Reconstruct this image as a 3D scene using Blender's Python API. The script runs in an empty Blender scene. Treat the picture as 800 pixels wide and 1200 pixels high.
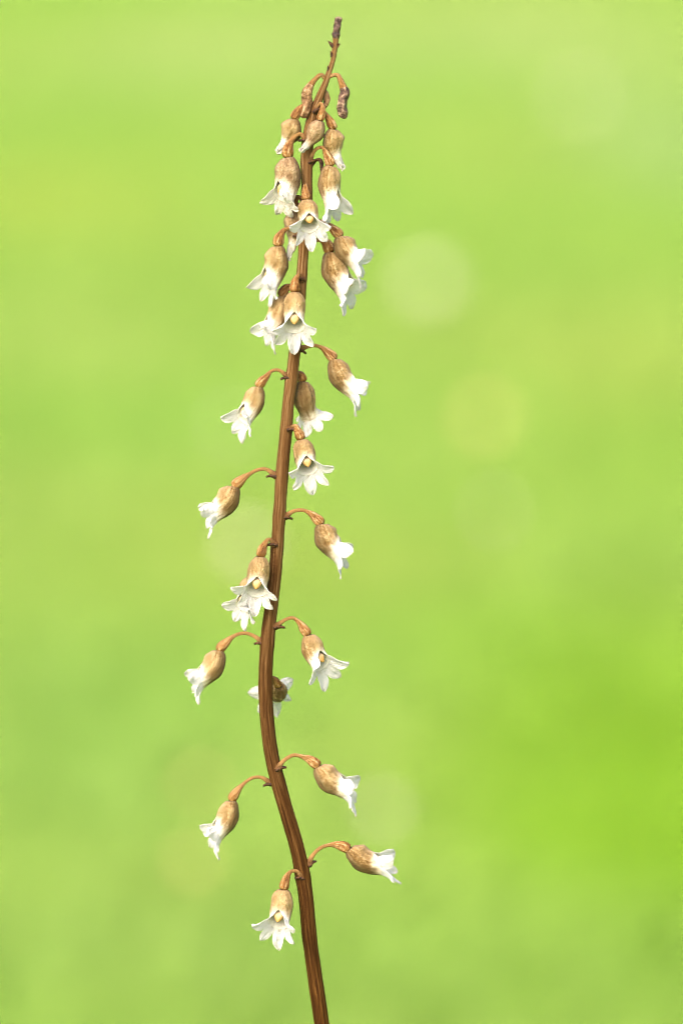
import bpy, math, random
import numpy as np
from mathutils import Vector, noise, Matrix

random.seed(7)
scene = bpy.context.scene
R = math.radians

# ---------------------------------------------------------------- camera
PITCH = R(10.0)            # looking a little down at the lawn
FOCUS = 1.0                # metres from the lens to the flower stalk
STALK_MID = 0.65           # height of the picture centre above the ground
S = 0.24 / 1200            # metres per photograph pixel at the stalk
FWD = Vector((0, math.cos(PITCH), -math.sin(PITCH)))
UP = Vector((0, math.sin(PITCH), math.cos(PITCH)))
RIGHT = Vector((1, 0, 0))
CENTRE = Vector((0, 0, STALK_MID))
CAM = CENTRE - FWD * FOCUS
cam_data = bpy.data.cameras.new('camera')
cam = bpy.data.objects.new('camera', cam_data)
scene.collection.objects.link(cam)
cam.location = CAM
cam.rotation_euler = (R(90) - PITCH, 0, 0)
cam_data.sensor_fit = 'VERTICAL'
cam_data.sensor_height = 36
cam_data.sensor_width = 24
cam_data.lens = 150
cam_data.clip_start = 0.02
cam_data.clip_end = 2000
cam_data.dof.use_dof = True
cam_data.dof.focus_distance = FOCUS - 0.002
cam_data.dof.aperture_fstop = 6.0
scene.camera = cam

# ---------------------------------------------------------------- sky, sun, exposure
SUN_EL, SUN_AZ = R(46), R(-32)       # high, from the left and a little in front
world = bpy.data.worlds.new('World')
scene.world = world
world.use_nodes = True
wn = world.node_tree.nodes
wl = world.node_tree.links
bg = wn['Background']
sky = wn.new('ShaderNodeTexSky')
sky.sky_type = 'NISHITA'
sky.sun_disc = False
sky.sun_elevation = SUN_EL
sky.sun_rotation = R(180) - SUN_AZ
sky.air_density = 1.0
sky.dust_density = 6.0
sky.ozone_density = 0.6
wl.new(sky.outputs[0], bg.inputs[0])
bg.inputs[1].default_value = 0.15
sun_data = bpy.data.lights.new('sun', 'SUN')
sun_data.energy = 1.3
sun_data.angle = R(70)
sun_data.color = (1.0, 0.95, 0.88)
sun = bpy.data.objects.new('sun', sun_data)
scene.collection.objects.link(sun)
sd = Vector((math.sin(SUN_AZ) * math.cos(SUN_EL), -math.cos(SUN_AZ) * math.cos(SUN_EL), math.sin(SUN_EL)))
sun.rotation_euler = sd.to_track_quat('Z', 'Y').to_euler()
sun.location = (-2, -2, 4)
vs = scene.view_settings
vs.view_transform = 'Standard'
vs.look = 'None'
vs.exposure = 1.24
vs.gamma = 1.0
vs.use_curve_mapping = False
scene.render.engine = 'CYCLES'
scene.cycles.use_denoising = True
scene.cycles.denoising_input_passes = 'RGB'
scene.cycles.filter_width = 1.1
scene.cycles.max_bounces = 5
scene.cycles.transmission_bounces = 4

# ---------------------------------------------------------------- helpers
def px(x, y, n=0.0):
    """photograph pixel + n pixels towards the camera from the stalk's plane -> world point"""
    d = FOCUS - n * S
    k = d / FOCUS * S
    return CAM + FWD * d + RIGHT * ((x - 400) * k) + UP * ((600 - y) * k)

def pv(x, y, n):
    """direction in picture axes (right, down, towards the camera) -> world"""
    return (RIGHT * x - UP * y - FWD * n).normalized()

def ground_at(x, y):
    d = (FWD + RIGHT * ((x - 400) * S) + UP * ((600 - y) * S))
    t = -CAM.z / d.z
    return CAM + d * t

def link(o, parent=None):
    scene.collection.objects.link(o)
    if parent is not None:
        o.parent = parent
    return o

def mesh_obj(name, verts, faces, mats, parent, origin, attrs=None, smooth=True, thick=0, sub=0, offset=-1, inner=0):
    """origin in world; verts in world; the parent's own matrix is a pure translation"""
    me = bpy.data.meshes.new(name)
    me.from_pydata([tuple(Vector(v) - origin) for v in verts], [], faces)
    for m in mats:
        me.materials.append(m)
    if attrs:
        if 'around' in attrs:      # as a point on the circle, so the pattern closes without a seam
            ar = np.array(attrs.pop('around')) * 2 * np.pi
            attrs['arx'] = np.cos(ar); attrs['ary'] = np.sin(ar)
        for an, vals in attrs.items():
            a = me.attributes.new(an, 'FLOAT', 'POINT')
            a.data.foreach_set('value', np.array(vals, dtype=np.float32))
    if smooth:
        me.polygons.foreach_set('use_smooth', [True] * len(me.polygons))
    o = bpy.data.objects.new(name, me)
    link(o, parent)
    o.location = origin - (world_origin(parent) if parent else Vector((0, 0, 0)))
    if thick:
        m = o.modifiers.new('thickness', 'SOLIDIFY')
        m.thickness = thick
        m.offset = offset
        m.material_offset = inner
        m.material_offset_rim = inner
    if sub:
        m = o.modifiers.new('smooth', 'SUBSURF')
        m.levels = sub
        m.render_levels = sub
    return o

def world_origin(o):
    p = Vector((0, 0, 0))
    while o is not None:
        p += o.location
        o = o.parent
    return p

def grid_faces(nu, nv, wrap=False):
    """nv rows of nu vertices"""
    f = []
    for j in range(nv - 1):
        for i in range(nu if wrap else nu - 1):
            i2 = (i + 1) % nu
            f.append((j * nu + i, j * nu + i2, (j + 1) * nu + i2, (j + 1) * nu + i))
    return f

def catmull(pts, n):
    """resample a list of tuples (any dimension) smoothly"""
    P = [np.array(p, float) for p in pts]
    P = [2 * P[0] - P[1]] + P + [2 * P[-1] - P[-2]]
    out = []
    segs = len(P) - 3
    for i in range(n):
        u = i / (n - 1) * segs
        k = min(int(u), segs - 1)
        t = u - k
        a, b, c, d = P[k:k + 4]
        out.append(0.5 * ((2 * b) + (-a + c) * t + (2 * a - 5 * b + 4 * c - d) * t * t + (-a + 3 * b - 3 * c + d) * t ** 3))
    return out

def interp(x, xs, ys):
    return float(np.interp(x, xs, ys))

def pinterp(x, prof):
    xs, ys = prof
    k = 0
    while k < len(xs) - 2 and x > xs[k + 1]:
        k += 1
    def m(i):
        if i <= 0 or i >= len(xs) - 1:
            j = 0 if i <= 0 else len(xs) - 2
            return (ys[j + 1] - ys[j]) / (xs[j + 1] - xs[j])
        return (ys[i + 1] - ys[i - 1]) / (xs[i + 1] - xs[i - 1])
    h = xs[k + 1] - xs[k]
    t = min(1, max(0, (x - xs[k]) / h))
    return ((2 * t ** 3 - 3 * t * t + 1) * ys[k] + (t ** 3 - 2 * t * t + t) * h * m(k)
            + (3 * t * t - 2 * t ** 3) * ys[k + 1] + (t ** 3 - t * t) * h * m(k + 1))

def sstep(a, b, x):
    t = min(1, max(0, (x - a) / (b - a)))
    return t * t * (3 - 2 * t)

def sweep(points, radii, nphi, shape=None, cap0=True, cap1=True):
    """tube along world points; shape(phi, s) multiplies the radius. returns verts, faces, s-values, phi-values"""
    n = len(points)
    P = [Vector(p) for p in points]
    T = []
    for i in range(n):
        T.append((P[min(i + 1, n - 1)] - P[max(i - 1, 0)]).normalized())
    ref = Vector((0.13, -1, 0.2))
    N = (ref - T[0] * ref.dot(T[0])).normalized()
    verts, sv, ph = [], [], []
    L = 0
    for i in range(n):
        if i:
            L += (P[i] - P[i - 1]).length
        N = (N - T[i] * N.dot(T[i])).normalized()
        B = T[i].cross(N)
        for k in range(nphi):
            a = 2 * math.pi * k / nphi
            r = radii[i] * (shape(a, i / (n - 1)) if shape else 1)
            verts.append(P[i] + (N * math.cos(a) + B * math.sin(a)) * r)
            sv.append(L)
            ph.append(k / nphi)
    faces = grid_faces(nphi, n, True)
    for cap, idx, base in ((cap0, 0, 0), (cap1, n - 1, (n - 1) * nphi)):
        if cap:
            verts.append(P[idx] + T[idx] * (radii[idx] * (0.5 if idx else -0.5)))
            sv.append(sv[base]); ph.append(0)
            c = len(verts) - 1
            for k in range(nphi):
                k2 = (k + 1) % nphi
                faces.append((base + k, base + k2, c) if idx else (base + k2, base + k, c))
    return verts, faces, sv, ph

# ---------------------------------------------------------------- materials
class NT:
    def __init__(self, name):
        self.m = bpy.data.materials.new(name)
        self.m.use_nodes = True
        self.n = self.m.node_tree.nodes
        self.l = self.m.node_tree.links
        self.n.clear()
        self.out = self.n.new('ShaderNodeOutputMaterial')
    def node(self, t, ins=None, **kw):
        nd = self.n.new(t)
        for k, v in kw.items():
            setattr(nd, k, v)
        for k, v in (ins or {}).items():
            if hasattr(v, 'default_value') or isinstance(v, bpy.types.NodeSocket):
                self.l.new(v, nd.inputs[k])
            else:
                nd.inputs[k].default_value = v
        return nd
    def attr(self, name):
        return self.node('ShaderNodeAttribute', attribute_name=name).outputs['Fac']
    def noise(self, vec, scale, detail=3, rough=0.55, dist=0.0):
        return self.node('ShaderNodeTexNoise', {'Vector': vec, 'Scale': scale, 'Detail': detail, 'Roughness': rough, 'Distortion': dist}).outputs['Fac']
    def math(self, op, a, b=0.0, c=0.0, clamp=False):
        nd = self.node('ShaderNodeMath', {0: a, 1: b, 2: c}, operation=op)
        nd.use_clamp = clamp
        return nd.outputs[0]
    def ramp(self, fac, stops):
        nd = self.node('ShaderNodeValToRGB', {'Fac': fac})
        e = nd.color_ramp.elements
        while len(e) < len(stops):
            e.new(0.5)
        for el, (p, c) in zip(e, stops):
            el.position = p
            el.color = (*c, 1)
        return nd.outputs['Color']
    def mix(self, fac, a, b, mode='MIX'):
        nd = self.node('ShaderNodeMix', data_type='RGBA', blend_type=mode)
        for i, v in ((0, fac), (6, a), (7, b)):
            if isinstance(v, bpy.types.NodeSocket):
                self.l.new(v, nd.inputs[i])
            else:
                nd.inputs[i].default_value = (*v, 1) if isinstance(v, tuple) else v
        return nd.outputs[2]
    def finish(self, color, rough=0.6, bump=None, dist=0.0002, strength=0.6, transl=0.0, tcol=None, spec=0.3, sheen=0.0):
        p = self.node('ShaderNodeBsdfPrincipled', {'Base Color': color, 'Roughness': rough, 'Specular IOR Level': spec, 'Sheen Weight': sheen})
        nrm = None
        if bump is not None:
            nrm = self.node('ShaderNodeBump', {'Height': bump, 'Distance': dist, 'Strength': strength}).outputs[0]
            self.l.new(nrm, p.inputs['Normal'])
        sh = p.outputs[0]
        if transl > 0:
            t = self.node('ShaderNodeBsdfTranslucent', {'Color': tcol if tcol is not None else color})
            if nrm is not None:
                self.l.new(nrm, t.inputs['Normal'])
            sh = self.node('ShaderNodeMixShader', {0: transl, 1: sh, 2: t.outputs[0]}).outputs[0]
        self.l.new(sh, self.out.inputs['Surface'])
        return self.m
    def obj(self):
        return self.node('ShaderNodeTexCoord').outputs['Object']
    def comb(self, x, y, z):
        return self.node('ShaderNodeCombineXYZ', {0: x, 1: y, 2: z}).outputs[0]
    def rnd(self):
        return self.node('ShaderNodeObjectInfo').outputs['Random']

def mat_stem():
    t = NT('stem_bark')
    s = t.attr('along')
    # go round the stem on a circle so the streaks close
    v = t.comb(t.math('MULTIPLY', t.attr('arx'), 3.2), t.math('MULTIPLY', t.attr('ary'), 3.2), t.math('MULTIPLY', s, 60))
    n1 = t.noise(v, 1.0, 5, 0.62, 0.3)
    v2 = t.comb(t.math('MULTIPLY', t.attr('arx'), 7.0), t.math('MULTIPLY', t.attr('ary'), 7.0), t.math('MULTIPLY', s, 170))
    n2 = t.noise(v2, 1.0, 4, 0.6)
    f = t.math('ADD', t.math('MULTIPLY', n1, 0.62), t.math('MULTIPLY', n2, 0.38))
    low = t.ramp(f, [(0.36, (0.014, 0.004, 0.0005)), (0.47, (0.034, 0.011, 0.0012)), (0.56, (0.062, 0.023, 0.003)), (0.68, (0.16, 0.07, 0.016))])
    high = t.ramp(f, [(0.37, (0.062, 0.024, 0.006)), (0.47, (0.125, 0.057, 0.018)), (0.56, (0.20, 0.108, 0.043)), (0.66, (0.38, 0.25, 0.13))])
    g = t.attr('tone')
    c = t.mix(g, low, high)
    return t.finish(c, 0.65, f, 0.0006, 0.7, spec=0.06)

def mat_tip():
    t = NT('withered_tip')
    n = t.noise(t.obj(), 900, 4)
    c = t.ramp(n, [(0.36, (0.022, 0.010, 0.008)), (0.5, (0.06, 0.028, 0.022)), (0.64, (0.17, 0.10, 0.075))])
    c = t.mix(t.node('ShaderNodeMapRange', {0: t.attr('along'), 1: 0.0046, 2: 0.0056}).outputs[0], c, (0.42, 0.30, 0.19))
    return t.finish(c, 0.6, n, 0.0008, 0.8)

def mat_ovary():
    t = NT('pedicel_skin')
    s = t.attr('along')
    v = t.comb(t.math('MULTIPLY', t.attr('arx'), 2.6), t.math('MULTIPLY', t.attr('ary'), 2.6), t.math('MULTIPLY', s, 300))
    n = t.noise(v, 1.0, 4, 0.6, 0.4)
    n3 = t.noise(t.obj(), 1900, 3)
    f = t.math('ADD', t.math('MULTIPLY', n, 0.7), t.math('MULTIPLY', n3, 0.3))
    c = t.ramp(f, [(0.38, (0.12, 0.044, 0.010)), (0.46, (0.25, 0.108, 0.028)), (0.53, (0.39, 0.20, 0.068)), (0.62, (0.64, 0.45, 0.24))])
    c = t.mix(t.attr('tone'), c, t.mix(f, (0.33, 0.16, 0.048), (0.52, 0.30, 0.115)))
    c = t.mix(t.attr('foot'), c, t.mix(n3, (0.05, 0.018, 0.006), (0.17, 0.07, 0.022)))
    return t.finish(c, 0.5, f, 0.0011, 0.9, spec=0.2, transl=0.12, tcol=(0.6, 0.28, 0.08, 1))

def mat_perianth(name, dark, mid, light, taupe=False):
    t = NT(name)
    p = t.attr('pigment')
    s = t.attr('along')
    v = t.comb(t.math('MULTIPLY', t.attr('arx'), 3.0), t.math('MULTIPLY', t.attr('ary'), 3.0), t.math('MULTIPLY', s, 190))
    streak = t.noise(v, 1.0, 5, 0.6, 0.3)
    blot = t.noise(t.obj(), 620, 4, 0.6)
    fine = t.noise(t.obj(), 2600, 3, 0.6)
    f = t.math('ADD', t.math('ADD', t.math('MULTIPLY', streak, 0.46), t.math('MULTIPLY', blot, 0.30)), t.math('MULTIPLY', fine, 0.24))
    f = t.math('ADD', f, t.math('MULTIPLY', t.math('SUBTRACT', t.rnd(), 0.5), 0.06))
    brown = t.ramp(f, [(0.40, dark), (0.475, mid), (0.54, light), (0.61, tuple(min(0.8, x * 1.32) for x in light))])
    brown = t.mix(t.math('MULTIPLY', t.attr('pale'), 0.2 if taupe else 0.45), brown, tuple(min(0.8, x * 1.15) for x in light))
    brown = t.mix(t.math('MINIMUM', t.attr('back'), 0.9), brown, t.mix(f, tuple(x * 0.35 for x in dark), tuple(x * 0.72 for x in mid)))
    # small pale warts
    vor = t.node('ShaderNodeTexVoronoi', {'Vector': t.obj(), 'Scale': 950.0, 'Randomness': 1.0})
    wart = t.math('SUBTRACT', 1.0, t.node('ShaderNodeMapRange', {0: vor.outputs['Distance'], 1: 0.10, 2: 0.30}).outputs[0])
    wart = t.math('MULTIPLY', wart, t.node('ShaderNodeMapRange', {0: blot, 1: 0.42, 2: 0.6}).outputs[0])
    brown = t.mix(t.math('MULTIPLY', wart, 0.5), brown, (0.66, 0.50, 0.28))
    # brown runs out to white towards the mouth, in uneven streaks
    q = t.math('ADD', p, t.math('MULTIPLY', t.math('SUBTRACT', streak, 0.5), 0.55))
    q = t.math('ADD', q, t.math('MULTIPLY', t.math('SUBTRACT', blot, 0.5), 0.4))
    wf = t.node('ShaderNodeMapRange', {0: q, 1: 0.15, 2: 0.92}, interpolation_type='SMOOTHSTEP').outputs[0]
    cream = t.mix(t.math('MULTIPLY', wf, 1.6, clamp=True), brown, (0.56, 0.43, 0.275))
    c = t.mix(t.math('POWER', wf, 2.2), cream, (0.84, 0.805, 0.78))
    h = t.math('ADD', t.math('MULTIPLY', f, 1.0), t.math('MULTIPLY', wart, 0.12))
    return t.finish(c, 0.62, h, 0.0014, 0.95, spec=0.15, transl=0.08, sheen=0.05)

def mat_petal(name='petal_white', tint=(0.85, 0.82, 0.815), stain=0.5):
    t = NT(name)
    p = t.attr('pigment')
    v = t.comb(t.math('MULTIPLY', t.attr('across'), 2.6), t.math('MULTIPLY', t.attr('along'), 0.9), t.rnd())
    n = t.noise(v, 2.0, 4, 0.6)
    blot = t.noise(t.obj(), 900, 4, 0.6)
    q = t.math('ADD', t.math('SUBTRACT', 1.0, p), t.math('MULTIPLY', t.math('SUBTRACT', n, 0.5), 0.8))
    q = t.math('ADD', q, t.math('MULTIPLY', t.math('SUBTRACT', blot, 0.5), 0.6))
    wf = t.node('ShaderNodeMapRange', {0: q, 1: 0.3, 2: 1.0}, interpolation_type='SMOOTHSTEP').outputs[0]
    c = t.mix(t.math('MULTIPLY', wf, stain), tint, (0.50, 0.33, 0.17))
    tipn = t.math('MULTIPLY', t.node('ShaderNodeMapRange', {0: t.attr('along'), 1: 0.72, 2: 1.0}).outputs[0], t.node('ShaderNodeMapRange', {0: blot, 1: 0.5, 2: 0.66}).outputs[0])
    c = t.mix(t.math('MULTIPLY', tipn, 0.6), c, (0.62, 0.44, 0.26))
    h = t.math('ADD', t.math('MULTIPLY', n, 0.9), t.math('MULTIPLY', blot, 0.5))
    return t.finish(c, 0.5, h, 0.0011, 0.8, transl=0.42, tcol=(0.90, 0.86, 0.85, 1), spec=0.25, sheen=0.15)

def mat_inner():
    t = NT('tube_lining')
    n = t.noise(t.obj(), 900, 3)
    c = t.mix(n, (0.86, 0.82, 0.72), (0.88, 0.86, 0.82))
    return t.finish(c, 0.5, n, 0.0002, 0.4, transl=0.35)

def mat_lip():
    t = NT('lip_yellow')
    s = t.attr('along')
    n = t.noise(t.obj(), 1400, 3)
    f = t.math('ADD', s, t.math('MULTIPLY', t.math('SUBTRACT', n, 0.5), 0.35))
    c = t.ramp(f, [(0.5, (0.64, 0.50, 0.33)), (0.74, (0.52, 0.35, 0.16)), (0.94, (0.42, 0.225, 0.045))])
    return t.finish(c, 0.4, n, 0.0002, 0.6, transl=0.1)

def mat_plain(name, stops, scale, dist=0.0003, rough=0.65, transl=0.0):
    t = NT(name)
    n = t.noise(t.obj(), scale, 4, 0.6)
    return t.finish(t.ramp(n, stops), rough, n, dist, 0.7, transl=transl)

M_STEM = mat_stem()
M_TIP = mat_tip()
M_OVARY = mat_ovary()
M_TUBE = mat_perianth('perianth_brown', (0.12, 0.06, 0.014), (0.25, 0.143, 0.048), (0.39, 0.262, 0.122))
M_TAUPE = mat_perianth('perianth_taupe', (0.13, 0.066, 0.026), (0.24, 0.14, 0.064), (0.38, 0.255, 0.14), True)
M_PETAL = mat_petal()
M_PETAL_DRY = mat_petal('petal_withered', (0.80, 0.75, 0.66), 0.75)
M_INNER = mat_inner()
M_LIP = mat_lip()
M_BRACT = mat_plain('bract_brown', [(0.36, (0.014, 0.005, 0.002)), (0.5, (0.045, 0.016, 0.006)), (0.66, (0.15, 0.065, 0.022))], 1500)
M_SHRIVEL = mat_plain('withered_bud_skin', [(0.34, (0.038, 0.019, 0.013)), (0.46, (0.095, 0.05, 0.034)), (0.56, (0.20, 0.115, 0.075)), (0.66, (0.42, 0.29, 0.19))], 900, 0.0014)
M_SHRIVEL_TAN = mat_plain('withered_bud_tan', [(0.34, (0.08, 0.035, 0.013)), (0.46, (0.18, 0.088, 0.036)), (0.56, (0.30, 0.17, 0.08)), (0.66, (0.50, 0.36, 0.22))], 900, 0.0014)

# ---------------------------------------------------------------- the ground
def lawn_colour(t, pos):
    """patches of lusher and drier grass, shared by the soil sheet and the blades"""
    big = t.noise(pos, 0.55, 3, 0.55, 0.6)
    mid = t.noise(pos, 1.9, 3, 0.6, 0.4)
    f = t.math('ADD', t.math('MULTIPLY', big, 0.72), t.math('MULTIPLY', mid, 0.28))
    return f

def lawn_patches(t, pos, c):
    """stands of lusher, paler and yellower grass, each with its own place on the ground"""
    wob = t.node('ShaderNodeTexNoise', {'Vector': pos, 'Scale': 1.3, 'Detail': 2.0}).outputs['Color']
    wp = t.node('ShaderNodeVectorMath', {0: pos, 1: t.node('ShaderNodeVectorMath', {0: wob, 'Scale': 0.55}, operation='SCALE').outputs[0]}, operation='ADD').outputs[0]
    for (x, y, rx, ry, col, amt) in PATCHES:
        g = ground_at(x, y)
        off = t.node('ShaderNodeVectorMath', {0: wp, 1: (g.x + 0.27, g.y + 0.27, g.z + 0.27)}, operation='SUBTRACT').outputs[0]
        sc = t.node('ShaderNodeVectorMath', {0: off, 1: (1 / rx, 1 / ry, 0.0)}, operation='MULTIPLY').outputs[0]
        ln = t.node('ShaderNodeVectorMath', {0: sc}, operation='LENGTH').outputs['Value']
        k = t.node('ShaderNodeMapRange', {0: ln, 1: 1.0, 2: 0.15, 3: 0.0, 4: amt}, interpolation_type='SMOOTHSTEP').outputs[0]
        c = t.mix(k, c, col)
    return c

PATCHES = [(830, 960, .30, .8, (0.205, 0.395, 0.008), 0.85), (720, 850, .24, .7, (0.20, 0.37, 0.02), 0.55), (790, 560, .30, 1.0, (0.235, 0.385, 0.055), 0.6),
           (110, 850, .25, .6, (0.225, 0.385, 0.08), 0.6), (110, 480, .35, 1.2, (0.235, 0.39, 0.07), 0.6),
           (300, 60, .9, 3.0, (0.345, 0.435, 0.15), 0.9), (650, 50, .7, 3.0, (0.335, 0.425, 0.15), 0.85), (770, 160, .35, 2.0, (0.30, 0.415, 0.165), 0.7),
           (60, 230, .4, 0.9, (0.335, 0.425, 0.068), 0.7), (130, 400, .3, .7, (0.35, 0.44, 0.12), 0.5), (760, 440, .3, .8, (0.33, 0.41, 0.09), 0.6),
           (330, 690, .3, .5, (0.34, 0.42, 0.09), 0.6), (620, 1130, .3, .35, (0.22, 0.37, 0.06), 0.6), (150, 1130, .3, .35, (0.23, 0.36, 0.08), 0.6)]

def mat_lawn(name, stops, transl, k=1.0):
    t = NT(name)
    pos = t.node('ShaderNodeNewGeometry').outputs['Position']
    f = lawn_colour(t, pos)
    c = lawn_patches(t, pos, t.ramp(f, stops))
    fine = t.noise(pos, 40, 3, 0.6)
    c = t.mix(t.math('MULTIPLY', fine, 0.35), c, (0.27, 0.37, 0.065))
    c = t.mix(1.0, c, (k, k, k), 'MULTIPLY')
    return t.finish(c, 0.6, None, transl=transl, spec=0.2)

LAWN = [(0.34, (0.212, 0.39, 0.052)), (0.46, (0.243, 0.395, 0.069)), (0.56, (0.285, 0.405, 0.086)), (0.70, (0.335, 0.42, 0.107))]
M_LAWN = mat_lawn('lawn_floor', LAWN, 0.0, 1.08)      # thatch between the blades
M_BLADE = mat_lawn('grass_blade', LAWN, 0.4, 1.12)

def build_ground():
    # fine near the plant, coarse out to the horizon; gently uneven
    xs = np.concatenate([[-600, -200, -60, -20, -10], np.linspace(-6, 6, 41), [10, 20, 60, 200, 600]])
    ys = np.concatenate([[-600, -200, -60, -20, -8], np.linspace(-4, 26, 91), [34, 60, 120, 300, 900]])
    verts = []
    for y in ys:
        for x in xs:
            verts.append((x, y, ground_z(x, y)))
    o = mesh_obj('lawn_ground', verts, grid_faces(len(xs), len(ys)), [M_LAWN], None, Vector((0, 0, 0)))
    o['kind'] = 'structure'
    return o

def ground_z(x, y):
    w = sstep(0.3, 2.0, math.hypot(x, y)) * (1 - sstep(20, 60, math.hypot(x, y)))
    return 0.05 * noise.noise(Vector((x * 0.5, y * 0.5, 3.1))) * w

build_ground()

def build_grass():
    rng = np.random.default_rng(3)
    N = 270000
    # density falls with distance; wide enough for a step to either side
    y = 17.5 * rng.random(N) ** 1.25 - 0.9
    x = (rng.random(N) * 2 - 1) * (1.1 + 0.40 * np.maximum(y, 0)) * np.where(rng.random(N) < 0.55, 0.42, 1.0)
    keep = ~((np.hypot(x, y + CAM.y * 0 + 1.0) < 0.12))
    x, y = x[keep], y[keep]
    N = len(x)
    z = np.array([ground_z(a, b) for a, b in zip(x, y)])
    h = (0.014 + 0.022 * rng.random(N)) * (1 + 0.025 * np.maximum(y, 0))
    w = (0.0022 + 0.0016 * rng.random(N)) * (1 + 0.05 * np.maximum(y, 0))
    th = rng.random(N) * 2 * np.pi
    lean = h * (0.3 + 0.9 * rng.random(N))
    la = rng.random(N) * 2 * np.pi
    base = np.stack([x, y, z - 0.002], 1)
    side = np.stack([np.cos(th), np.sin(th), 0 * th], 1) * w[:, None]
    ld = np.stack([np.cos(la), np.sin(la), 0 * la], 1) * lean[:, None]
    up = np.array([0, 0, 1.0]) * h[:, None]
    V = np.stack([base - side, base + side,
                  base + ld * 0.3 + up * 0.62 + side * 0.85, base + ld * 0.3 + up * 0.62 - side * 0.85,
                  base + ld + up], 1).reshape(-1, 3)
    me = bpy.data.meshes.new('lawn_grass')
    me.vertices.add(5 * N)
    me.vertices.foreach_set('co', V.ravel())
    b = np.arange(N)[:, None] * 5
    loops = (b + np.array([0, 1, 2, 3, 3, 2, 4])[None, :]).ravel()
    me.loops.add(7 * N)
    me.loops.foreach_set('vertex_index', loops)
    me.polygons.add(2 * N)
    starts = (np.arange(N)[:, None] * 7 + np.array([0, 4])[None, :]).ravel()
    me.polygons.foreach_set('loop_start', starts)
    me.update(calc_edges=True)
    me.validate()
    me.materials.append(M_BLADE)
    o = link(bpy.data.objects.new('lawn_grass', me))
    o['kind'] = 'stuff'
    o['label'] = 'bright lime green lawn grass, out of focus behind the stalk'
    o['category'] = 'grass'

build_grass()

# ---------------------------------------------------------------- the orchid
STEM_PTS = [  # x, y, toward, radius (photograph pixels), from the tip downwards
    (393.3, 43, 0, 3.6), (392.4, 55, 0, 3.3), (390, 71, 0, 2.9), (386, 83, 0, 3.2), (381, 97, 0, 3.7),
    (374, 115, 0, 4.8), (367, 133, 0, 5.8), (361.5, 160, 0, 6.6), (359, 190, 0, 6.8), (359.5, 220, 0, 6.5),
    (358.5, 255, 0, 6.2), (356, 290, 0, 6.0), (352.5, 335, 0, 6.4), (349, 380, 0, 6.7), (344.5, 420, 0, 6.9), (339.5, 460, 0, 7.0),
    (335.5, 500, 0, 7.1), (331, 550, 0, 7.3), (327.5, 600, 0, 7.4), (324.5, 645, 0, 7.6), (320.5, 690, 0, 7.8), (315, 735, 0, 8.0),
    (312, 775, 0, 8.1), (311.5, 810, 0, 8.2), (313.5, 850, 0, 8.3), (320, 893, 0, 8.4), (334, 945, 0, 8.5), (348, 993, 0, 8.6),
    (357, 1040, 0, 8.7), (362.5, 1095, 0, 8.7), (369, 1145, 0, 8.8), (377, 1200, 0, 8.9), (387, 1280, 0, 9.2)]
below = px(387, 1280)
stem_bottom = Vector((0.004, -0.012, -0.01))
spike = bpy.data.objects.new('orchid_plant', None)
spike.empty_display_size = 0.03
link(spike)
spike.location = Vector((stem_bottom.x, stem_bottom.y, 0))
spike['label'] = 'leafless brown orchid stalk hung with small white and brown bell flowers'
spike['category'] = 'orchid'

def build_stem():
    seg = catmull(STEM_PTS, 230)
    pts = [px(p[0], p[1], p[2]) for p in seg]
    rad = [p[3] * S for p in seg]
    # on down to the ground, below the picture
    d0 = (pts[-1] - pts[-12]).normalized()
    k = 40
    p0 = pts[-1]; r0 = rad[-1]
    c1 = p0 + d0 * 0.2
    c2 = stem_bottom + Vector((0, 0, 0.15))
    for i in range(1, k + 1):
        t = i / k
        pts.append(p0 * (1 - t) ** 3 + c1 * 3 * t * (1 - t) ** 2 + c2 * 3 * t * t * (1 - t) + stem_bottom * t ** 3)
        rad.append(r0 * (1 + 0.25 * t))
    for q in FL:
        A = px(*q['ped'][0])
        rad = [r * (1 + 0.10 * math.exp(-((p - A).length / (7 * S)) ** 2)) for p, r in zip(pts, rad)]
    rad = [r * (1 + 0.05 * noise.noise(Vector((i * 0.35, 1.3, 0)))) for i, r in enumerate(rad)]
    pts = [p + RIGHT * (0.5 * S * noise.noise(Vector((i * 0.16, 5, 0)))) for i, p in enumerate(pts)]
    def shape(a, s):
        return 1 + 0.018 * math.sin(7 * a + 3 * s) + 0.014 * math.sin(11 * a + 9 * math.sin(5 * s)) + 0.02 * noise.noise(Vector((math.cos(a) * 2, math.sin(a) * 2, s * 60)))
    v, f, sv, ph = sweep(pts, rad, 36, shape)
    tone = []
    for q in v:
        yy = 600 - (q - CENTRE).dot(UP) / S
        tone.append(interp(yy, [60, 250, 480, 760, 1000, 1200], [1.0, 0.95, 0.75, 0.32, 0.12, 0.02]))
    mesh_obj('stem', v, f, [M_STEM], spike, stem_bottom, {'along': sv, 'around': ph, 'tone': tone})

# ---- flowers
def tube_frame(J, M, f, bend):
    c = M - J
    fp = (f - c * (f.dot(c) / c.length_squared)).normalized()
    ctrl = J + c * 0.52 - fp * (bend * c.length * 0.5)
    def at(t):
        p = J * (1 - t) ** 2 + ctrl * 2 * t * (1 - t) + M * t * t
        T = ((ctrl - J) * (1 - t) + (M - ctrl) * t).normalized()
        F = (f - T * f.dot(T)).normalized()
        return p, T, F, T.cross(F)
    return at

OPEN_PROFILE = ([0, 0.03, 0.08, 0.16, 0.28, 0.42, 0.58, 0.72, 0.86, 1.0], [0.44, 0.54, 0.68, 0.83, 0.95, 1.0, 0.97, 0.91, 0.88, 0.95])
BUD_PROFILE = ([0, 0.04, 0.12, 0.25, 0.42, 0.55, 0.68, 0.8, 0.9, 1.0], [0.40, 0.54, 0.76, 0.97, 1.0, 0.92, 0.70, 0.52, 0.45, 0.43])

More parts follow.
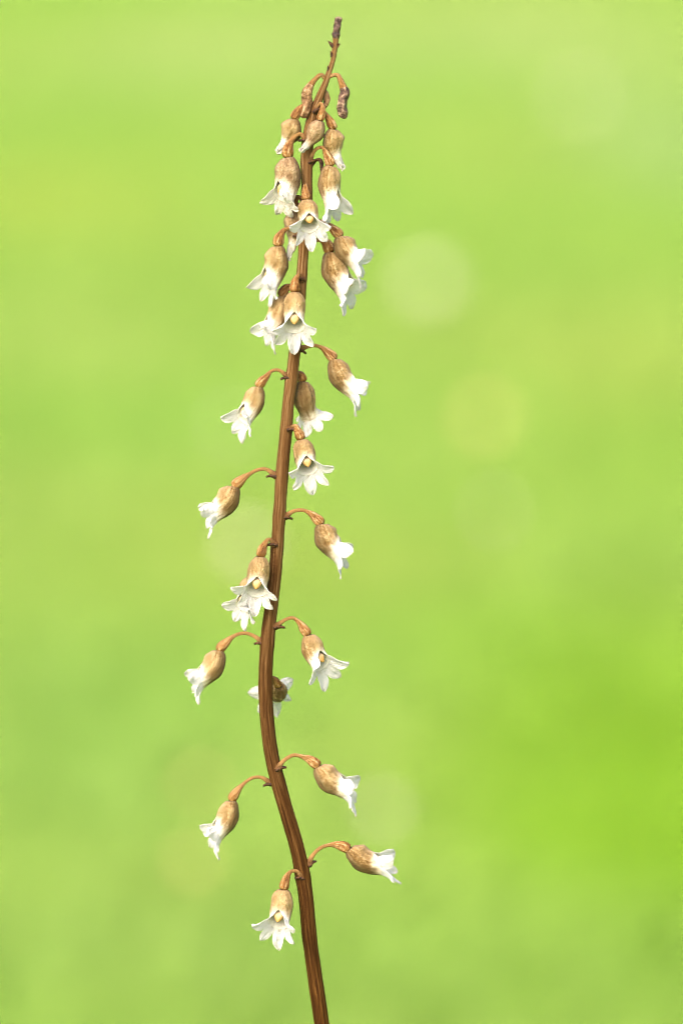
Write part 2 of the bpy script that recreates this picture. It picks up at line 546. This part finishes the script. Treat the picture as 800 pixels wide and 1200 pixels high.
def make_flower(idx, ped, M, front, w, L, bend=0.42, kind='open', label=None, flare=1.0, pig=0.0, bract=True, prad=2.5, orad=6.1, taupe=False, dry=False, lip=True, bdir=1, roll=0.0):
    rnd = random.Random(100 + idx)
    J3 = px(*ped[-1]); M3 = px(*M)
    f = pv(*front)
    at = tube_frame(J3, M3, f, bend)
    prof = BUD_PROFILE if kind == 'bud' else OPEN_PROFILE
    hw = w * 0.465 * S
    seed = Vector((idx * 3.7, idx * 1.9, 0))
    notch = 0.33 if kind == 'open' else 0.08

    def t_end(phi):
        return 1 - notch * math.exp(-(abs(phi) / R(32)) ** 1.3)

    def tube_pt(s, phi, extra=1.0):
        t = s * t_end(phi)
        p, T, F, B = at(t)
        r = hw * pinterp(t, prof)
        r *= 1 + 0.16 * math.cos(phi) * math.exp(-((t - 0.2) / 0.17) ** 2)      # shoulder on the outer side
        r *= 1 - 0.03 * math.exp(-(math.cos(2.5 * (phi - math.pi)) / 0.3) ** 2) * sstep(0.0, 0.3, t)   # seams between the fused segments
        r *= 1 + 0.03 * math.cos(10 * phi + 1.5 * noise.noise(seed + Vector((0, 0, t * 3)))) * sstep(0.02, 0.15, t)
        r *= 1 + 0.10 * noise.noise(seed + Vector((math.cos(phi) * 1.3, math.sin(phi) * 1.3, t * 3.2)))
        r *= 1 + 0.045 * noise.noise(seed + Vector((math.cos(phi) * 4, math.sin(phi) * 4, t * 9)))
        return p + (F * math.cos(phi) + B * math.sin(phi)) * (r * extra)

    nphi, ns = 32, 22
    verts, along, around, pg, bk, pale = [], [], [], [], [], []
    for j in range(ns):
        s = j / (ns - 1)
        for k in range(nphi):
            phi = 2 * math.pi * k / nphi
            if phi > math.pi:
                phi -= 2 * math.pi
            verts.append(tube_pt(s, phi))
            t = s * t_end(phi)
            along.append(t * (M3 - J3).length)
            around.append(k / nphi)
            # the white climbs highest on the open side and hardly shows on the closed back
            edge = 0.67 + 0.28 * (1 - math.cos(phi)) * 0.5 - pig + 0.06 * noise.noise(seed + Vector((7, 7, 0)))
            pg.append(0.5 + (t - edge) * 1.5)
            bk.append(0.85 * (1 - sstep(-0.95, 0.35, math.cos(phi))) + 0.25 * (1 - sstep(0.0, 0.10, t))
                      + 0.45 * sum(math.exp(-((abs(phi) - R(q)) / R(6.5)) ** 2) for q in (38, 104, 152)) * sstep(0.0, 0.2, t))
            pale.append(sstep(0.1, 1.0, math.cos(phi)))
    inner = 1
    fc0 = grid_faces(nphi, ns, True)
    verts.append(J3 + (M3 - J3) * 0.03); along.append(0); around.append(0); pg.append(-1); bk.append(1); pale.append(0)
    for k in range(nphi):
        fc0.append(((k + 1) % nphi, k, len(verts) - 1))
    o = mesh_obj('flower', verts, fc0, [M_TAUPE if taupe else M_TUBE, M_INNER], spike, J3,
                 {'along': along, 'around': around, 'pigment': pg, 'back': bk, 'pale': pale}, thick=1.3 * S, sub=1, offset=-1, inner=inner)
    if label:
        o['label'] = label
    flower = o

    # ---- pedicel swelling into the ribbed ovary
    n = 34
    seg = catmull(ped, n)
    pts = [px(*p) for p in seg]
    d = [0]
    for i in range(1, n):
        d.append(d[-1] + (pts[i] - pts[i - 1]).length)
    tot = d[-1]
    oj = min(0.66 * tot, 20 * S) / tot      # the ovary's share of the length
    rad, tone = [], []
    for i in range(n):
        u = d[i] / tot
        k = sstep(1 - oj - 0.12, 1 - oj * 0.25, u)
        r = (prad * (1.18 - 0.35 * sstep(0, 0.3, u))) * (1 - k) + orad * k
        r *= 1 - 0.16 * sstep(0.93, 1.0, u)
        r *= 1 + 0.75 * math.exp(-d[i] / (4.0 * S))
        rad.append(r * S * w / 29)
    def shape(a, s):
        k = sstep(1 - oj - 0.1, 1, s)
        return 1 + (0.09 * math.cos(6 * a + 2.0 * s) + 0.16 * noise.noise(seed + Vector((math.cos(a) * 2, math.sin(a) * 2, s * 7)))) * (0.3 + 0.7 * k)
    v, fc, sv, ph = sweep(pts, rad, 18, shape)
    for i in range(n):
        u = d[i] / tot
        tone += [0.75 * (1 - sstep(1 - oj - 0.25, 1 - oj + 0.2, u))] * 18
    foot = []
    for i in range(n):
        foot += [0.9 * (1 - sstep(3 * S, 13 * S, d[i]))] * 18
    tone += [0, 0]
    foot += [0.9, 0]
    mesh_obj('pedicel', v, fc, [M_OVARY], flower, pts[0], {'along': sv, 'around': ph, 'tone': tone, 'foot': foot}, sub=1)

    # ---- bract, a small dark scale under the foot of the pedicel
    if bract:
        A = pts[0]
        out = (pts[6] - pts[0]).normalized()
        dn = Vector((0, 0, -1))
        sd_ = out.cross(dn).normalized()
        dn = (dn - out * dn.dot(out)).normalized()
        bl = (10 + 5 * rnd.random()) * S
        bw = 4.8 * S
        bv = []
        nu, nv = 7, 9
        for j in range(nv):
            u = j / (nv - 1)
            cpos = A - out * 1.5 * S + out * (bl * (u - 0.25 * u * u)) + dn * ((2.6 + 5.5 * u ** 2.4) * S)
            ww = bw * (1 - u ** 2.2) * (1 + 0.15 * rnd.random())
            for i in range(nu):
                x = i / (nu - 1) * 2 - 1
                bv.append(cpos + sd_ * (ww * x) - dn * (x * x * 4.0 * S * (1 - 0.5 * u)) + out * (0.5 * S * noise.noise(Vector((i * 0.7, j * 0.7, idx)))))
        mesh_obj('bract', bv, grid_faces(nu, nv), [M_BRACT], flower, A, thick=3.2 * S, sub=1, offset=0)

    # ---- petal lobes round the mouth; the outer side is open
    lobes = [(72, 34, 0.94, 70), (-72, 34, 0.94, 70), (128, 24.5, 0.92, 64), (-128, 24.5, 0.92, 64), (180, 28.5, 1.04, 58)]
    if kind == 'bud':
        lobes = [(q, 37, 1.0, 0) for q in (20, 92, 164, -124, -52)]
    wild = 2.2 if dry and kind == 'open' else 1.0
    open_k = rnd.uniform(0.78, 1.14)
    for c_deg, half, lk, flare_deg in lobes:
        pc = R(c_deg); hf = R(half)
        ln = L * S * lk * (0.9 + 0.2 * rnd.random())
        if kind == 'bud':
            a0 = R(-10); a1 = R(-24 + rnd.uniform(-6, 8))
        else:
            a0 = R(16); a1 = R(flare_deg * flare * open_k + rnd.uniform(-14, 14))
        nu, nv = 13, 15
        p, T, F, B = at(t_end(pc))
        gap = (0.10 + 0.14 * rnd.random()) if kind == 'open' else 0.5
        skew = rnd.uniform(-0.16, 0.16)
        cup = rnd.uniform(-1.0, 3.0) * S
        crease = rnd.uniform(0.6, 1.6) * S
        tiproll = rnd.uniform(-0.3, 0.7) + (1.2 if dry else 0)
        verts, pg, al, ac = [], [], [], []
        A_ = B_ = 0.0
        for j in range(nv):
            vv = j / (nv - 1)
            ang = a0 + (a1 - a0) * vv ** 0.7 + tiproll * max(0, vv - 0.65) / 0.35
            if j:
                A_ += math.cos(ang) * ln / (nv - 1)
                B_ += math.sin(ang) * ln / (nv - 1)
            q_ = max(0, (vv - gap) / (1 - gap))
            k_ = max(0.02, 1 - q_ ** 2.0) ** 0.8 * (1 - 0.10 * q_)
            for i in range(nu):
                x = i / (nu - 1) * 2 - 1
                phi = pc + hf * x * k_ * (1.02 if j else 1.0) + hf * skew * q_
                phw = (phi + math.pi) % (2 * math.pi) - math.pi
                # the rim is followed at the lobe's own angle, so neighbours stay joined up to the gap
                pp, TT, FF, BB = at(t_end(phw))
                Rv = FF * math.cos(phi) + BB * math.sin(phi)
                nin = T * math.sin(ang) - Rv * math.cos(ang)
                rimc = tube_pt(0.985, phw, 0.975)
                pos = rimc + T * A_ + Rv * B_
                e = sstep(0.15, 0.7, vv)
                pos = pos + nin * (cup * x * x * e - crease * math.exp(-(x / 0.22) ** 2) * e)
                pos = pos + nin * (2.6 * S * wild * noise.noise(seed + Vector((x * 1.5 + c_deg, vv * 2.6, 1))) * e)
                pos = pos + nin * (1.1 * S * wild * noise.noise(seed + Vector((x * 4.5 + c_deg, vv * 3.0, 4))) * e)
                pos = pos + T * (1.3 * S * noise.noise(seed + Vector((x * 2.6 + c_deg, 9, vv * 2))) * e)
                verts.append(pos)
                back = 0.5 - 0.5 * math.cos(pc)
                pg.append(min(1, 0.55 + 1.3 * vv - 0.45 * back * math.exp(-(x / 0.35) ** 2) * (1 - vv) + (pig if pig < 0 else 0)))
                al.append(vv); ac.append(x)
        base_c = tube_pt(0.985, pc, 0.975)
        mesh_obj('petal', verts, grid_faces(nu, nv), [M_PETAL_DRY if (dry or kind == 'bud') else M_PETAL], flower, base_c,
                 {'pigment': pg, 'along': al, 'across': ac}, thick=0.6 * S, sub=1, offset=0)

    # ---- lip: a fleshy tongue inside the mouth, orange at its tip
    if lip and kind == 'open':
        nv, nphi = 14, 14
        prof_l = ([0, 0.25, 0.5, 0.7, 0.88, 1.0], [0.6, 0.85, 1.1, 1.08, 0.62, 0.14])
        verts, al = [], []
        for j in range(nv):
            u = j / (nv - 1)
            t = 0.34 + 0.70 * u
            p, T, F, B = at(t)
            p = p + F * (hw * 0.34 * sstep(0.2, 0.7, u))
            r = 5.2 * S * pinterp(u, prof_l) * w / 28 * 1.06
            for k in range(nphi):
                a = 2 * math.pi * k / nphi
                groove = 1 - 0.22 * math.exp(-((a - math.pi * 0.5 * 0) / 0.35) ** 2) - 0.22 * math.exp(-((a - 2 * math.pi) / 0.35) ** 2)
                verts.append(p + F * (math.cos(a) * r * 0.72 * groove) + B * (math.sin(a) * r))
                al.append(u)
        fc = grid_faces(nphi, nv, True)
        p, T, F, B = at(1.045)
        verts.append(p + F * (hw * 0.34)); al.append(1.0)
        for k in range(nphi):
            fc.append(((nv - 1) * nphi + k, (nv - 1) * nphi + (k + 1) % nphi, len(verts) - 1))
        mesh_obj('lip', verts, fc, [M_LIP], flower, at(0.36)[0], {'along': al}, sub=1)
    return flower

FL = [
 dict(ped=[(354,1029,5),(348,1021,10),(340,1022,13),(335,1031,16),(332,1042,17)], M=(326,1082,28), front=(-.22,-.15,1), w=29, L=23),
 dict(ped=[(361,1014,0),(366,1003,0),(375,994,0),(387,990,0),(399,991,0),(409,995,0)], M=(448,1012,2), front=(.5,-.8,.2), w=32, L=22, bend=0.5),
 dict(ped=[(318,918,-2),(306,911,0),(295,912,2),(285,919,3),(277,928,4),(271,938,4)], M=(252,976,8), front=(-1,-.3,.3), w=28, L=22, bend=0.55),
 dict(ped=[(324,902,5),(333,891,7),(344,885,8),(355,887,8),(364,891,8),(373,898,8)], M=(406,923,10), front=(.8,-.6,.2), w=32, L=23, bend=0.5),
 dict(ped=[(312,806,-6),(317,795,-14),(322,797,-20),(327,804,-26)], M=(323,813,-58), front=(-.34,-.94,-.2), w=23, L=28, flare=1.25, lip=False, label='flower on the far side of the stem, its tube pointing away'),
 dict(ped=[(322,735,3),(333,727,6),(343,724,8),(351,730,10),(356,737,12),(361,744,13)], M=(377,778,22), front=(.55,-.1,.75), w=29, L=23),
 dict(ped=[(309,754,0),(297,745,0),(285,742,0),(273,746,1),(264,754,2),(256,762,2)], M=(233,795,4), front=(-1,-.2,.15), w=30, L=21, bend=0.6),
 dict(ped=[(322,638,6),(315,632,11),(309,640,14),(305,652,16)], M=(300,692,28), front=(-.05,-.1,1), w=29, L=23),
 dict(ped=[(319,668,-6),(308,662,-8),(300,666,-9),(294,676,-8)], M=(284,710,0), front=(-.6,.0,.55), w=27, L=20, label='flower half hidden behind the one in front of it'),
 dict(ped=[(333,606,0),(344,599,1),(355,598,2),(364,602,3),(370,607,3),(377,614,3)], M=(398,646,6), front=(1,-.3,.1), w=31, L=22, bend=0.55),
 dict(ped=[(324,558,0),(312,550,1),(301,551,2),(290,557,3),(282,563,3),(274,570,3)], M=(249,600,5), front=(-.9,-.5,.15), w=31, L=20, bend=0.55),
 dict(ped=[(339,503,6),(346,499,11),(349,505,13),(353,515,14)], M=(361,549,27), front=(.15,-.1,1), w=28, L=23),
 dict(ped=[(340,442,-6),(347,438,-11),(352,440,-14),(355,447,-15)], M=(363,487,-26), front=(.5,0,-.8), w=28, L=19, lip=False, label='flower behind the stem seen from its brown back'),
 dict(ped=[(338,442,2),(327,434,5),(318,435,7),(312,442,9),(307,447,10),(302,453,10)], M=(285,489,19), front=(-.7,-.1,.55), w=28, L=22, bend=0.45),
 dict(ped=[(350,409,2),(366,405,3),(376,407,4),(384,413,4),(392,421,4)], M=(416,455,8), front=(1,-.4,.1), w=30, L=24, bend=0.55),
 dict(ped=[(354,328,5),(350,322,11),(346,330,14),(345,342,16)], M=(345,382,29), front=(.0,-.1,1), w=29, L=23),
 dict(ped=[(350,350,-2),(342,337,-3),(335,338,-3),(329,347,-3)], M=(315,385,3), front=(-.9,-.1,.25), w=29, L=21, bend=0.5, label='flower turned outward behind the front-facing one'),
 dict(ped=[(353,277,4),(344,268,7),(334,269,9),(328,277,10),(325,288,10)], M=(314,331,14), flare=.8, front=(-.7,.1,.4), w=31, L=20, bend=0.45),
 dict(ped=[(358,264,-2),(374,259,0),(384,263,2),(391,269,3),(399,277,3)], M=(418,303,6), front=(1,-.3,.15), w=31, L=23, bend=0.55),
 dict(ped=[(356,288,-4),(372,281,-6),(381,284,-6),(388,295,-5)], M=(408,338,0), front=(.8,-.2,.3), w=35, L=22, bend=0.5),
 dict(ped=[(360,226,6),(358,217,11),(358,224,14),(359,234,15)], M=(363,264,28), front=(.1,-.1,1), w=27, L=21),
 dict(ped=[(357,240,-3),(350,231,-2),(345,236,-2),(343,246,-2)], M=(341,292,0), front=(-.5,0,.5), w=26, L=18, kind='bud', pig=-.08, taupe=True, dry=True, flare=.15, label='narrow closing flower tucked behind its neighbours'),
 dict(ped=[(360,165,5),(351,157,9),(343,163,12),(338,173,13),(337,184,13)], M=(331,230,20), front=(-.65,-.1,.5), w=33, L=20, taupe=True, dry=True, label='wilting flower with crumpled lobes', flare=.55),
 dict(ped=[(362,190,3),(369,176,5),(378,173,7),(383,182,8),(388,194,8)], M=(392,238,12), front=(.75,-.1,.4), w=29, L=22, bend=0.45, pig=.03, flare=.75),
 dict(ped=[(369,130,4),(376,126,5),(383,136,5),(388,145,5),(391,151,5)], M=(396,188,6), front=(.6,0,.4), w=27, L=14, kind='bud', pig=-.08, flare=.12, label='round closed bud with a thin pale tip'),
 dict(ped=[(369,131,5),(375,121,10),(378,127,12),(375,141,13)], M=(359,171,15), front=(-.5,-.2,.8), w=23, L=11, kind='bud', taupe=True, dry=True, flare=.15, pig=-.25, label='greyish brown closed bud lying across the stem'),
 dict(ped=[(364,130,2),(358,122,3),(351,128,4),(344,139,4)], M=(331,172,5), front=(-.7,0,.5), w=27, L=12, kind='bud', pig=-.08, flare=.12, label='round closed bud with a pale withered tip'),
]
build_stem()
for i, d in enumerate(FL):
    make_flower(i, **d)

# ---- withered buds near the tip, dried pedicel, and the tip itself
def shrivelled(name, pts_r, mats, split, label, seed):
    seg = catmull(pts_r, 46)
    pts = [px(p[0], p[1], p[2]) for p in seg]
    rad = [max(0.8, p[3]) * S for p in seg]
    def shape(a, s):
        q = Vector((math.cos(a) * 1.1 + seed, math.sin(a) * 1.1, s * 5))
        return 1 + 0.30 * noise.noise(q) + 0.12 * noise.noise(q * 3.1) + 0.07 * math.cos(4 * a + 3 * s)
    v, f, sv, ph = sweep(pts, rad, 20, shape)
    k = int(split * 46)
    o = mesh_obj(name, v, f, mats, spike, pts[0], {'along': sv, 'around': ph, 'tone': [0.2] * len(v)}, sub=1)
    if len(mats) > 1:
        for p in o.data.polygons:
            if min(p.vertices) // 20 >= k:
                p.material_index = 1
    if label:
        o['label'] = label
    return o

shrivelled('withered_bud', [(381,93,0,2.2),(376,88,3,2.4),(370,92,4,2.8),(364,100,5,4.2),(359.5,110,5,6.6),(360,121,6,6.2),(358,129,7,5.2),(355,137,7,4.4)],
           [M_OVARY, M_SHRIVEL_TAN], 0.42, 'shrivelled tan bud hooked over close to the stem', 2.0)
shrivelled('withered_bud', [(386,90,0,2.2),(391,88,1,2.2),(396,88.5,1,2.6),(399.5,95,2,3.6),(402,103,2,4.6),(403.5,110,2,6.0),(401.5,119,2,5.8),(400.5,127,2,6.2),(402.5,134,2,5.2),(405,138,2,2.6)],
           [M_OVARY, M_SHRIVEL], 0.45, 'shrivelled purplish grey bud hanging free beside the stem', 5.0)
shrivelled('withered_bud', [(377,108,-3,1.8),(381,108,-5,3.0),(383,115,-6,4.0),(381.5,122,-6,3.2),(380.5,127,-6,1.4)],
           [M_SHRIVEL_TAN], 1, 'tiny dried bud pressed against the far side of the stem', 8.0)
shrivelled('dried_pedicel', [(364,196,0,1.8),(369,189,1,1.9),(374,187,1,2.0),(376.5,191,1,2.4),(376,202,1,1.0)],
           [M_BRACT], 1, None, 11.0)
tip = shrivelled('stem_tip', [(393.2,46,0,3.4),(393.6,42,0,4.6),(394,38,0,4.2),(395,30,0,4.5),(396.2,23,0,4.3),(396.6,20.5,0,3.4)],
           [M_TIP], 1, 'dark withered tip of the stalk', 14.0)

def scale_leaf(p0, p1, w, curl):
    A = px(*p0); B_ = px(*p1)
    ax = (B_ - A); ln = ax.length; ax.normalize()
    sd_ = ax.cross(FWD).normalized()
    nn = sd_.cross(ax)
    v = []
    for j in range(8):
        u = j / 7
        for i in range(5):
            x = i / 2 - 1
            v.append(A + ax * (ln * u) + sd_ * (w * S * x * (1 - u ** 2)) + nn * (curl * S * (x * x - 0.5 + u * u)))
    mesh_obj('bract', v, grid_faces(5, 8), [M_BRACT], spike, A, thick=0.9 * S, sub=1, offset=0)
scale_leaf((391, 55, 2), (384.5, 48, 3), 2.6, 1.5)
scale_leaf((394, 55, 2), (398.5, 51, 3), 2.2, -1.5)
scale_leaf((389, 67, 2), (387.5, 60, 4), 1.8, 1.2)
scale_leaf((385, 84, 2), (384, 77, 4), 1.6, 1.2)

# ---------------------------------------------------------------- round heads added to the lawn, standing in for glints blurred to discs
M_HEAD = mat_plain('glint_head_white', [(0.3, (0.80, 0.76, 0.56)), (0.6, (0.88, 0.85, 0.66))], 300, 0.0005, 0.6, 0.2)
M_HEAD_Y = mat_plain('glint_head_yellow', [(0.3, (0.80, 0.66, 0.20)), (0.6, (0.86, 0.76, 0.34))], 300, 0.0005, 0.6, 0.2)
M_STALK = mat_plain('glint_head_stalk', [(0.3, (0.16, 0.26, 0.04)), (0.7, (0.26, 0.36, 0.07))], 300)

def glint_head(name, x, y, rad, mat, label, group):
    hgt = 0.045
    d = (ground_at(x, y) - CAM).normalized()
    g = ground_at(x, y)
    for _ in range(12):       # where the sight line is hgt above the uneven lawn
        g = CAM + d * ((ground_z(g.x, g.y) + hgt - CAM.z) / d.z)
    base = Vector((g.x, g.y, ground_z(g.x, g.y)))
    e = bpy.data.objects.new(name, None)
    e.empty_display_size = 0.02
    link(e); e.location = base
    e['label'] = label; e['category'] = 'wildflower'
    if group:
        e['group'] = group
    c = base + Vector((0, 0, hgt))
    pts = [base - Vector((0, 0, 0.004)), base + Vector((0.002, 0, hgt * 0.5)), c]
    v, f, a, b = sweep(pts, [0.0016, 0.0014, 0.0013], 8)
    mesh_obj('stalk', v, f, [M_STALK], e, base)
    verts, faces = [], []
    n = 110
    for i in range(n):
        zz = 1 - 1.8 * (i + 0.5) / n
        a = i * 2.39996
        r = math.sqrt(max(0, 1 - zz * zz))
        dr = Vector((r * math.cos(a), r * math.sin(a), zz))
        s1 = dr.orthogonal().normalized(); s2 = dr.cross(s1)
        b0 = len(verts)
        wv = rad * 0.17
        for k in range(5):
            q = 2 * math.pi * k / 5
            verts.append(c + dr * rad * 0.72 + (s1 * math.cos(q) + s2 * math.sin(q)) * wv)
        verts.append(c + dr * rad * (0.98 + 0.05 * random.random()))
        for k in range(5):
            faces.append((b0 + k, b0 + (k + 1) % 5, b0 + 5))
    mesh_obj('glint_head', verts, faces, [mat], e, c, smooth=False)

W_LABEL = 'small round white head added to the lawn as a glint, blurred to a very faint disc'
Y_LABEL = 'round yellow head added to the lawn as a glint, blurred to a faint disc'
for (x, y, r) in [(502, 332, .023), (290, 640, .014), (450, 950, .0075), (680, 115, .022), (272, 500, .009), (580, 600, .0075)]:
    glint_head('white_glint_standin', x, y, r, M_HEAD, 'brightest pale blurred head added to the lawn as a glint, beside the overlapping pair of flowers' if y == 332 else W_LABEL, 'white heads added over the lawn as glints')
for (x, y, r) in [(569, 490, .016), (228, 1010, .0075), (235, 920, .0075)]:
    glint_head('yellow_glint_standin', x, y, r, M_HEAD_Y, Y_LABEL, 'yellow heads added over the lawn as glints')
